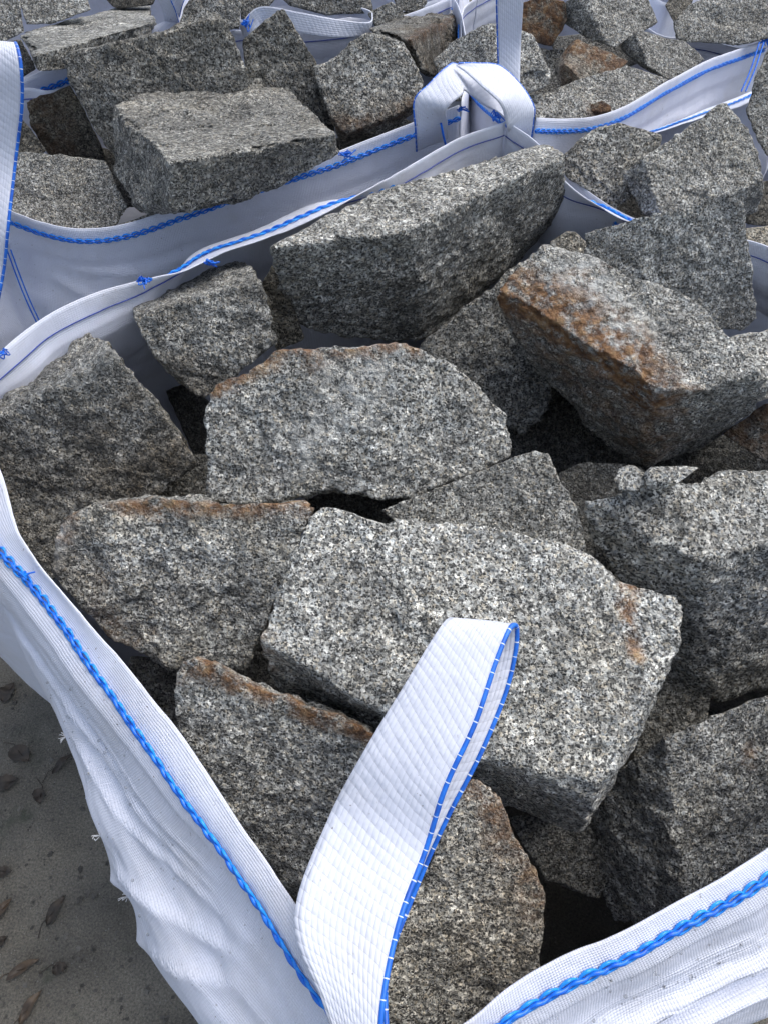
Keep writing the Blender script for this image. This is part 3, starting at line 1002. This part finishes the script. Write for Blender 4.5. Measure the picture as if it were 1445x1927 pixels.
def tuft(px, py, z, n, size, parent, seed, towards=None):
    """loose thread ends of a seam"""
    rng = np.random.RandomState(seed)
    q = at(px, py, z)
    q = q - (q - CAM) * .008 - np.array(parent.location)
    parts = []
    for i in range(n):
        d = unit(rng.normal(size=3) * np.array([.6, .5, .3]) + np.array([.9, .25, .05]))
        sg = size * rng.uniform(.35, 1.0)
        o_ = q + np.array([.9, .3, .02]) * rng.uniform(-.6, .3) * size
        b = rng.normal(size=3) * sg * .45
        c = spline(np.array([o_, o_ + d * sg * .35 + b * .8, o_ + d * sg * .7 + b * .1, o_ + d * sg * .9 - b * .5]), 12)
        parts.append(tube(c, .0009, 5))
    V, F = join(parts)
    return link_mesh('thread_tuft', V, polys=F, mat=THREAD, parent=parent)


def bag(label, sides, centre, res=.006, stitch=True, seed=1, wr=1.0, creases=None, hidden=(), seam=.024, thread=1.0, bumps=None, drops=None, fine=None):
    base = empty('bulk_bag', (centre[0], centre[1], 0))
    panels = []
    inv = np.array([-centre[0], -centre[1], 0])
    for k, st in enumerate(sides):
        rows = side_rows(st, centre, seam)
        L = arclen(np.array(rows[0]))[-1]
        rs = .014 if k in hidden else (fine or {}).get(k, res)
        nc = int(min(260, max(24, L / rs)))
        R = np.array([spline(r, nc) for r in rows])             # 7 x nc x 3
        # down the wall
        prof = np.array([spline(R[:, j], None) for j in range(nc)])   # nc x m x 3
        m = prof.shape[1]
        # even out spacing: dense near the top, coarse below
        lens = np.linalg.norm(np.diff(prof, axis=1), axis=2).mean(0)
        cum = np.concatenate([[0], np.cumsum(lens)])
        w = np.concatenate([np.arange(0, .36, rs), np.linspace(.36, cum[-1], 18)])
        w = w[w <= cum[-1]]
        w[-1] = cum[-1]
        G = np.zeros((len(w), nc, 3))
        for c3 in range(3):
            for j in range(nc):
                G[:, j, c3] = np.interp(w, cum, prof[j, :, c3])
        Nn = grid_normals(G)
        ctr = np.array([centre[0], centre[1], .4])
        if ((G - ctr) * Nn * np.array([1, 1, .2])).sum() < 0:
            Nn = -Nn
        U = np.stack([arclen(G[len(w) // 4, :, :])] * len(w), 0)
        Vv = np.repeat(w[:, None], nc, 1)
        q = np.stack([U.ravel(), Vv.ravel(), np.full(U.size, seed * 3.1 + k)], 1)
        # folds: long creases running along and slightly down the cloth
        a = vnoise(q * np.array([5, 26, 1]) + q[:, [1]] * np.array([9, 0, 0]), seed)
        b = vnoise(q * np.array([11, 60, 1]) - q[:, [1]] * np.array([22, 0, 0]), seed + 5)
        c = vnoise(q * np.array([30, 30, 1]), seed + 9)
        fold = (1 - np.abs(a)) * .0035 + (1 - np.abs(b)) * .0022 + c * .0009
        fade = np.clip((Vv.ravel() - .045) / .06, 0, 1)
        hemw = vnoise(q * np.array([22, 20, 1]), seed + 3) * .0011 + vnoise(q * np.array([60, 30, 1]), seed + 4) * .0005
        # doubled hem stands a little proud of the single cloth below
        hem_step = .0030 / (1 + np.exp((Vv.ravel() - .056) / .0012))
        disp = (fold - .004) * fade * wr + hemw + hem_step
        for (u0, v0, u1, v1, amp, wid) in (creases or {}).get(k, ()):      # sharp folds pulled towards a corner
            uu, vv = U.ravel(), Vv.ravel()
            dx, dy = u1 - u0, v1 - v0
            t_ = np.clip(((uu - u0) * dx + (vv - v0) * dy) / (dx * dx + dy * dy), 0, 1)
            dd_ = (vv - (v0 + t_ * dy)) + .006 * vnoise(q * np.array([14, 3, 1]), seed + 60)
            e_ = np.hypot(dd_, uu - (u0 + t_ * dx))
            prof_ = np.where(dd_ > 0, np.exp(-e_ / wid), np.exp(-e_ / (wid * .55))) - .55 * np.exp(-(e_ / (wid * 2.6)) ** 2)
            disp = disp + amp * prof_ * np.clip(np.minimum(t_, 1 - t_) * 6 + .15, 0, 1)
        for (u0, v0, amp, wid) in (bumps or {}).get(k, ()):                  # stone corners poking at the cloth
            disp = disp + amp * np.exp(-np.hypot(U.ravel() - u0, Vv.ravel() - v0) / wid)
        X = G + Nn * disp.reshape(U.shape)[:, :, None]
        o = link_mesh('side_panel', X.reshape(-1, 3) - base.location, polys=grid_faces(len(w), nc), mat=CLOTH, parent=base,
                      uv=np.stack([U.ravel(), Vv.ravel()], 1))
        sm = o.modifiers.new('cloth', 'SOLIDIFY')
        sm.thickness = .0014
        sm.offset = 0
        if stitch and k not in hidden:
            is_ = np.argmin(np.abs(w - np.linalg.norm(np.array(rows[1]) - np.array(rows[0]), axis=1).mean()))
            cur, nor = X[is_], Nn[is_]
            loc = np.array(base.location)
            chain(cur + nor * .0012 - loc, nor, .0050 * thread, .0165 * thread, .00125 * thread, parent=base)
            th, tf = tube(spline(cur - nor * .0018 - loc, nc * 3), .0008, 5)
            link_mesh('inner_thread', th, polys=tf, mat=THREAD_DARK, parent=base)
        if drops and k in drops:
            u0, u1, v0, v1, cnt = drops[k]
            rg = np.random.RandomState(seed + k)
            dv, df = icosphere(2)
            bits = []
            for _ in range(cnt):
                jj = np.argmin(np.abs(U[0] - rg.uniform(u0, u1)))
                ii = np.argmin(np.abs(w - rg.uniform(v0, v1)))
                rr = rg.choice([.0007, .001, .0015], p=[.5, .35, .15])
                bits.append((dv * rr * np.array([1, 1, .7]) + X[ii, jj] + Nn[ii, jj] * rr * .6 + rg.uniform(-1, 1, 3) * .0015 - np.array(base.location), df))
            V, F = join(bits)
            wd = link_mesh('water_drops', V, tris=F, mat=WATER, parent=base)
            wd['kind'] = 'stuff'
        panels.append((X, Nn, w))
    tag(base, label, 'bag', 'woven bulk bags filled with granite')
    return base, panels


def ribbon(stations, parent, n=60, thick=.0022, edges=(1, 1), name='lifting_loop', wob=.0008, ws=1):
    """strap from stations (left point, right point); binding threads on the chosen edges"""
    Lp = spline([s[0] for s in stations], n)
    # resample both edges with the same parameter
    P = np.array([np.concatenate([s[0], s[1]]) for s in stations])
    C = spline(P, n)
    A, B = C[:, :3], C[:, 3:]
    k = 11
    t = np.linspace(0, 1, k)
    G = A[:, None, :] * (1 - t)[None, :, None] + B[:, None, :] * t[None, :, None]
    Nn = grid_normals(G)
    v = arclen((A + B) / 2)
    wdt = np.linalg.norm(B - A, axis=1).mean()
    U = np.repeat((t * wdt)[None, :], n, 0)
    Vv = np.repeat(v[:, None], k, 1)
    q = np.stack([U.ravel() * 40, Vv.ravel() * 18, np.full(U.size, n * .37)], 1)
    G = G + Nn * (vnoise(q, 3).reshape(U.shape) * wob)[:, :, None]
    loc = np.array(parent.location)
    o = link_mesh(name, G.reshape(-1, 3) - loc, polys=grid_faces(n, k), mat=WEBBING, parent=parent, uv=np.stack([U.ravel(), Vv.ravel()], 1))
    sm = o.modifiers.new('webbing', 'SOLIDIFY')
    sm.thickness = thick
    sm.offset = 0
    for e, col in ((0, 0), (1, k - 1)):
        if edges[e]:
            c = spline(G[:, col], n * 2) - loc
            tv, tf = tube(c, .0021 * ws, 7)
            uvv = np.repeat(arclen(c), 7)
            link_mesh('edge_binding', tv, polys=tf, mat=BINDING, parent=o, uv=np.stack([uvv * 0, uvv], 1))
    return o


def st(lx, ly, lz, rx, ry, rz):
    return (at(lx, ly, lz), at(rx, ry, rz))


# ---- front bag (A)
def zip_side(E, S, H, O, ze, zs, zh, zo):
    out = []
    for e, s, h, o in zip(E, S, H, O):
        out.append(dict(E=(*e, ze), S=(*s, zs), H=(*h, zh), O=(*o, zo)))
    return out


left = zip_side([(-70, 770), (0, 875), (52, 1022), (170, 1167), (250, 1262), (360, 1403), (450, 1540), (555, 1690), (640, 1830), (740, 1990)],
                [(-110, 815), (-45, 905), (5, 1010), (105, 1125), (195, 1250), (310, 1415), (400, 1545), (500, 1685), (595, 1840), (735, 2025)],
                [(-150, 850), (-90, 945), (-20, 1070), (65, 1180), (140, 1290), (250, 1430), (330, 1535), (430, 1650), (545, 1800), (735, 2065)],
                [(-260, 900), (-190, 1010), (-70, 1110), (0, 1146), (50, 1225), (135, 1400), (188, 1565), (246, 1690), (320, 1850), (640, 2250)],
                .865, .852, .825, .69)
for s_, zz in zip(left, (.87, .87, .868, .866, .865, .865, .865, .865, .865, .865)):
    s_['E'] = (s_['E'][0], s_['E'][1], zz)
front = zip_side([(740, 1990), (860, 1927), (950, 1855), (1050, 1797), (1170, 1748), (1330, 1660), (1445, 1590), (1650, 1440), (1901, 904)],
                 [(735, 2025), (890, 1952), (985, 1897), (1090, 1840), (1200, 1787), (1330, 1716), (1445, 1650), (1680, 1500), (1960, 920)],
                 [(735, 2065), (930, 2010), (1030, 1960), (1130, 1895), (1230, 1850), (1350, 1790), (1460, 1735), (1710, 1560), (2010, 940)],
                 [(640, 2250), (1000, 2200), (1100, 2120), (1200, 2040), (1290, 1985), (1390, 1935), (1500, 1880), (1760, 1700), (2080, 960)],
                 .865, .85, .82, .70)
backright = [dict(E=(1901, 904, .865)), dict(E=(1700, 640, .86)), dict(E=(1500, 500, .86)), dict(E=(1410, 456, .868)), dict(E=(1300, 448, .87)), dict(E=(1187, 424, .875), m='i'),
             dict(E=(1125, 394, .885), m='i'), dict(E=(1062, 344, .90)), dict(E=(1012, 275, .935)), dict(E=(952, 231, .955))]
backleft = [dict(E=(952, 231, .955)), dict(E=(865, 262, .95)), dict(E=(747, 329, .94)), dict(E=(620, 402, .92), m='f'), dict(E=(510, 450, .905), m='f'), dict(E=(405, 487, .90), m='f'),
            dict(E=(350, 514, .90), m='i'), dict(E=(261, 532, .905)), dict(E=(176, 554, .905), m='o'), dict(E=(78, 603, .90), m='o'), dict(E=(0, 668, .89), m='o'), dict(E=(-70, 770, .87))]
backleft[-1].update(S=left[0]['S'], H=left[0]['H'], O=left[0]['O'])
backright[0].update(S=front[-1]['S'], H=front[-1]['H'], O=front[-1]['O'])
A, pa = bag('white woven bulk bag in the foreground, its corner strap loop standing over the stones', [left, front, backright, backleft], (.09, .55), seed=3, hidden=(),
            creases={0: [(.72, .115, .58, .23, .011, .016), (.71, .10, .46, .19, .008, .014), (.71, .095, .38, .155, .006, .012), (.70, .085, .33, .12, .004, .010), (.735, .135, .66, .235, .010, .016), (.55, .11, .30, .19, .006, .012)],
                     1: [(.02, .095, .40, .10, .005, .012), (.04, .135, .55, .13, .022, .020), (.10, .18, .6, .17, .014, .020), (.12, .115, .45, .112, .005, .012)],
                     3: [(.55, .10, .75, .22, .006, .012)]},
            bumps={0: [(.592, .25, .012, .012), (.645, .26, .009, .011)]}, fine={0: .0036, 1: .0045}, drops={0: (.40, .72, .06, .22, 90), 1: (.08, .42, .03, .16, 170)})
# front corner loop
lp = [st(665, 2060, .87, 735, 2060, .88), st(610, 1890, .895, 716, 1930, .90), st(555, 1725, .90, 748, 1745, .905), st(618, 1540, .905, 800, 1600, .91), st(690, 1405, .94, 838, 1480, .94),
      st(760, 1290, .965, 893, 1360, .96), st(805, 1215, .978, 932, 1245, .975), st(835, 1172, .982, 958, 1183, .98),
      st(852, 1166, .974, 971, 1180, .972), st(855, 1185, .958, 968, 1230, .955), st(835, 1270, .94, 948, 1310, .937), st(790, 1370, .92, 900, 1425, .918), st(730, 1500, .895, 838, 1545, .892),
      st(690, 1640, .87, 775, 1690, .868), st(690, 1800, .862, 728, 1830, .862), st(705, 2000, .862, 730, 2000, .862)]
ribbon(lp, A, n=140, edges=(0, 1))
tuft(270, 528, .905, 12, .016, A, 1)
tuft(400, 495, .90, 8, .014, A, 2)
tuft(42, 1082, .86, 7, .009, A, 3)
tuft(4, 664, .89, 8, .012, A, 4)
# frayed fibres on the torn outer folds
for i, (px, py) in enumerate([(193, 1582), (246, 1700), (30, 1190), (135, 1400)]):
    rg = np.random.RandomState(i + 40)
    pv = pa[0][0].reshape(-1, 3)
    pj = project(pv)
    near = np.where(np.abs(pj[:, 1] - py) < 14)[0]
    q = pv[near[np.argmin(pj[near, 0])]]
    parts = []
    for j in range(9):
        d = unit(np.array([-1, -.5, .1]) + rg.normal(size=3) * .8)
        parts.append(tube(spline([q, q + d * .006 + rg.normal(size=3) * .001, q + d * rg.uniform(.004, .010)], 6) - np.array(A.location), .00035, 4))
    V, F = join(parts)
    link_mesh('frayed_edge', V, polys=F, mat=FRAY, parent=A)

# ---- bag B behind on the left
b_near = [dict(E=(-12, 385, .90)), dict(E=(20, 394, .895)), dict(E=(75, 414, .885)), dict(E=(150, 428, .88)), dict(E=(240, 418, .88)), dict(E=(350, 381, .89)), dict(E=(480, 334, .90)), dict(E=(620, 289, .915)),
          dict(E=(740, 243, .93)), dict(E=(800, 220, .94)), dict(E=(862, 196, .95))]
b_right = [dict(E=(862, 196, .95)), dict(E=(880, 120, .93)), dict(E=(862, 20, .91)), dict(E=(850, -5, .91))]
b_back = [dict(E=(850, -5, .91)), dict(E=(780, 24, .91)), dict(E=(700, 46, .90)), dict(E=(560, 62, .89)), dict(E=(455, 58, .89)), dict(E=(290, 100, .88)), dict(E=(120, 168, .88)), dict(E=(45, 168, .88)), dict(E=(-90, 195, .88))]
b_left = [dict(E=(-90, 195, .88)), dict(E=(-60, 290, .89)), dict(E=(-12, 385, .90))]
B, pb_ = bag('white bulk bag behind on the left, its near rim bearing a bright blue seam', [b_near, b_right, b_back, b_left], (-.25, 1.3), seed=11, wr=.7, hidden=(1, 3), seam=.016, thread=.8, creases={0: [(.06, .07, .5, .10, .006, .012), (.05, .08, .3, .20, .008, .014), (.2, .06, .85, .075, .004, .01), (.25, .12, .8, .14, .005, .012)]})
tuft(648, 290, .915, 9, .016, B, 12)
tuft(570, 318, .90, 7, .016, B, 13)
# seam down the near left corner
for dx in (0, 7):
    c = spline([at(14 + dx, 470, .83), at(32 + dx, 520, .79), at(50 + dx, 565, .755), at(72 + dx, 612, .715)], 60)
    c = c - (c - CAM) * .02
    v, f = tube(c - np.array(B.location), .0011, 5)
    link_mesh('corner_seam', v, polys=f, mat=THREAD, parent=B)
# tall loop at the left edge
lp = [st(-80, 640, .80, -18, 640, .80), st(-75, 520, .87, 6, 520, .87), st(-70, 420, .93, 16, 430, .93), st(-62, 300, .99, 30, 300, .99), st(-55, 190, 1.05, 42, 200, 1.05), st(-50, 120, 1.09, 41, 130, 1.09),
      st(-45, 82, 1.105, 33, 88, 1.105), st(-40, 84, 1.085, 26, 88, 1.085), st(-50, 160, 1.03, 15, 160, 1.03), st(-60, 350, .94, -5, 350, .94), st(-60, 520, .85, -10, 520, .85)]
ribbon(lp, B, n=110, edges=(0, 1))
# tangled loop at the near right corner
lp = [st(784, 285, .90, 842, 262, .90), st(782, 245, .945, 842, 232, .945), st(780, 190, .985, 840, 206, .985), st(806, 160, 1.0, 868, 180, 1.0), st(838, 128, 1.01, 872, 168, 1.0),
      st(858, 122, 1.0, 885, 178, .985), st(900, 158, .98, 905, 196, .965), st(930, 186, .96, 935, 212, .95), st(952, 205, .94, 950, 225, .93)]
ribbon(lp, B, n=80, edges=(1, 0), wob=.0025, ws=.75)
lp = [st(858, 124, 1.012, 862, 119, 1.014), st(878, 138, 1.01, 895, 120, 1.012), st(905, 163, 1.0, 938, 126, 1.003), st(935, 190, .99, 978, 160, .99), st(948, 215, .97, 1003, 200, .97), st(953, 240, .95, 1002, 228, .95), st(962, 262, .92, 998, 262, .92)]
ribbon(lp, B, n=70, edges=(0, 1), wob=.0018, ws=.75)
tuft(930, 220, .958, 14, .012, B, 21)
tuft(866, 205, .955, 6, .012, B, 22)
c = spline([at(829, 232, .945), at(834, 256, .925), at(840, 280, .90)], 30)
v, f = tube(c - (c - CAM) * .012 - np.array(B.location), .0017, 5)
link_mesh('corner_seam', v, polys=f, mat=THREAD, parent=B)
# flattened loop on its far rim
lp = [st(470, 95, .86, 452, 50, .90), st(478, 70, .90, 470, 25, .925), st(500, 50, .915, 497, 12, .945), st(560, 62, .915, 560, 22, .945), st(630, 71, .915, 635, 36, .94), st(685, 66, .915, 692, 42, .935), st(700, 46, .915, 701, 30, .93),
      st(690, 36, .90, 690, 18, .92), st(620, 26, .89, 620, 0, .91), st(560, 10, .88, 560, -12, .90), st(500, 12, .88, 495, -8, .905)]
ribbon(lp, B, n=110, edges=(0, 0), ws=.6)
tuft(462, 44, .925, 16, .014, B, 31)

# ---- bag C behind on the right
c_near = [dict(E=(1006, 220, .95)), dict(E=(1060, 222, .93)), dict(E=(1120, 217, .92)), dict(E=(1180, 195, .915)), dict(E=(1260, 148, .90)), dict(E=(1340, 108, .885)), dict(E=(1440, 74, .875))]
c_back = [dict(E=(1440, 74, .875)), dict(E=(1395, 92, .85)), dict(E=(1340, 80, .85)), dict(E=(1290, 72, .85)), dict(E=(1230, 62, .85)), dict(E=(1100, -30, .86)), dict(E=(1000, -50, .87)), dict(E=(900, -5, .90))]
c_left = [dict(E=(900, -5, .90)), dict(E=(872, 26, .90)), dict(E=(880, 130, .91)), dict(E=(940, 200, .94)), dict(E=(1006, 220, .95))]
C_, pc = bag('white bulk bag behind on the right, stitched rim sweeping up to the right edge', [c_near, c_back, c_left], (.45, 1.5), seed=17, wr=.8, seam=.016, thread=.75, creases={0: [(.05, .05, .6, .09, .005, .01), (.1, .12, .7, .14, .008, .015)]})
lp = [st(940, 330, .80, 975, 330, .80), st(938, 170, .905, 977, 180, .905), st(936, 90, .96, 979, 90, .96), st(934, 20, 1.015, 983, 20, 1.015), st(932, -60, 1.07, 987, -60, 1.07), st(930, -110, 1.09, 990, -110, 1.09),
      st(935, -120, 1.07, 985, -120, 1.07), st(940, -60, 1.02, 980, -60, 1.02)]
ribbon(lp, C_, n=70, edges=(1, 0), ws=.75)
tuft(1440, 76, .88, 16, .016, C_, 41)
for dx in (0, 8):
    c = spline([at(1436 - dx, 80, .875), at(1420 - dx, 130, .845), at(1402 - dx, 172, .82)], 30)
    v, f = tube(c - (c - CAM) * .02 - np.array(C_.location), .0015, 5)
    link_mesh('corner_seam', v, polys=f, mat=THREAD, parent=C_)

# ---- bag D on the right
d_left = [dict(E=(1030, 296, .90)), dict(E=(1080, 300, .89)), dict(E=(1190, 264, .88), m='f'), dict(E=(1230, 254, .88), m='f'), dict(E=(1310, 230, .88), m='f'), dict(E=(1410, 196, .88), m='f'), dict(E=(1540, 140, .88), m='f')]
d_back = [dict(E=(1540, 140, .88)), dict(E=(1750, 260, .88)), dict(E=(1950, 420, .88))]
d_right = [dict(E=(1950, 420, .88)), dict(E=(1800, 480, .86)), dict(E=(1700, 560, .86))]
d_near = [dict(E=(1700, 560, .86)), dict(E=(1500, 468, .85)), dict(E=(1420, 446, .85)), dict(E=(1300, 432, .85)), dict(E=(1190, 408, .865)), dict(E=(1095, 350, .87)), dict(E=(1030, 296, .90))]
D_, pd = bag('white bulk bag at the right edge, its seam showing above the light slanting block', [d_left, d_back, d_right, d_near], (.75, 1.2), seed=23, wr=.8, seam=.018, thread=.75, hidden=(1, 2))

# ---- far bags
e_near = [dict(E=(-110, 190, .87)), dict(E=(-20, 165, .875)), dict(E=(45, 146, .88)), dict(E=(120, 117, .885)), dict(E=(220, 80, .89)), dict(E=(330, 30, .91))]
e_rest = [dict(E=(330, 30, .91)), dict(E=(330, -120, .91)), dict(E=(100, -150, .9)), dict(E=(-200, -60, .9)), dict(E=(-110, 190, .87))]
E_, pe = bag('far white bulk bag at the top left, its stitched rim showing beside the strap', [e_near, e_rest], (-.7, 1.75), seed=29, wr=.7, res=.009, hidden=(1,))
lp = [st(322, 62, .86, 345, 62, .86), st(312, 45, .90, 338, 45, .895), st(305, 15, .93, 330, 20, .925), st(292, -20, .96, 316, -20, .96), st(300, -60, .98, 330, -60, .98), st(340, -40, .97, 362, -40, .96), st(332, 0, .935, 345, 5, .93), st(320, 30, .905, 336, 35, .90), st(302, 48, .88, 318, 55, .88)]
ribbon(lp, E_, n=80, edges=(0, 1), ws=.6, wob=.003)
f_near = [dict(E=(430, 40, .88)), dict(E=(560, 42, .86)), dict(E=(700, 26, .86)), dict(E=(800, 4, .87)), dict(E=(860, -12, .88))]
f_rest = [dict(E=(860, -12, .88)), dict(E=(850, -160, .88)), dict(E=(600, -200, .88)), dict(E=(430, -120, .88)), dict(E=(430, 40, .88))]
F_, pf_ = bag('far white bulk bag at the top edge behind the flattened strap loop', [f_near, f_rest], (-.1, 1.9), seed=31, wr=.7, res=.009, hidden=(1,))
g_near = [dict(E=(40, 440, .84)), dict(E=(-10, 470, .84)), dict(E=(-120, 500, .85)), dict(E=(-400, 560, .86))]
g_rest = [dict(E=(-400, 560, .86)), dict(E=(-420, 300, .86)), dict(E=(-180, 250, .86)), dict(E=(40, 440, .84))]
G_, pg_ = bag('white bulk bag wall glimpsed at the left edge beneath the tall strap', [g_near, g_rest], (-.85, 1.0), seed=37, wr=1.0, res=.008, stitch=False)
h_near = [dict(E=(1190, -30, .86)), dict(E=(1240, 0, .87)), dict(E=(1275, 0, .87)), dict(E=(1400, -60, .87)), dict(E=(1600, -40, .87))]
h_rest = [dict(E=(1600, -40, .87)), dict(E=(1500, -160, .87)), dict(E=(1250, -160, .87)), dict(E=(1190, -30, .86))]
H_, ph_ = bag('far grey-white bulk bag wall at the top edge left of the corner block', [h_near, h_rest], (.8, 1.95), seed=41, wr=1.0, res=.009, stitch=False)
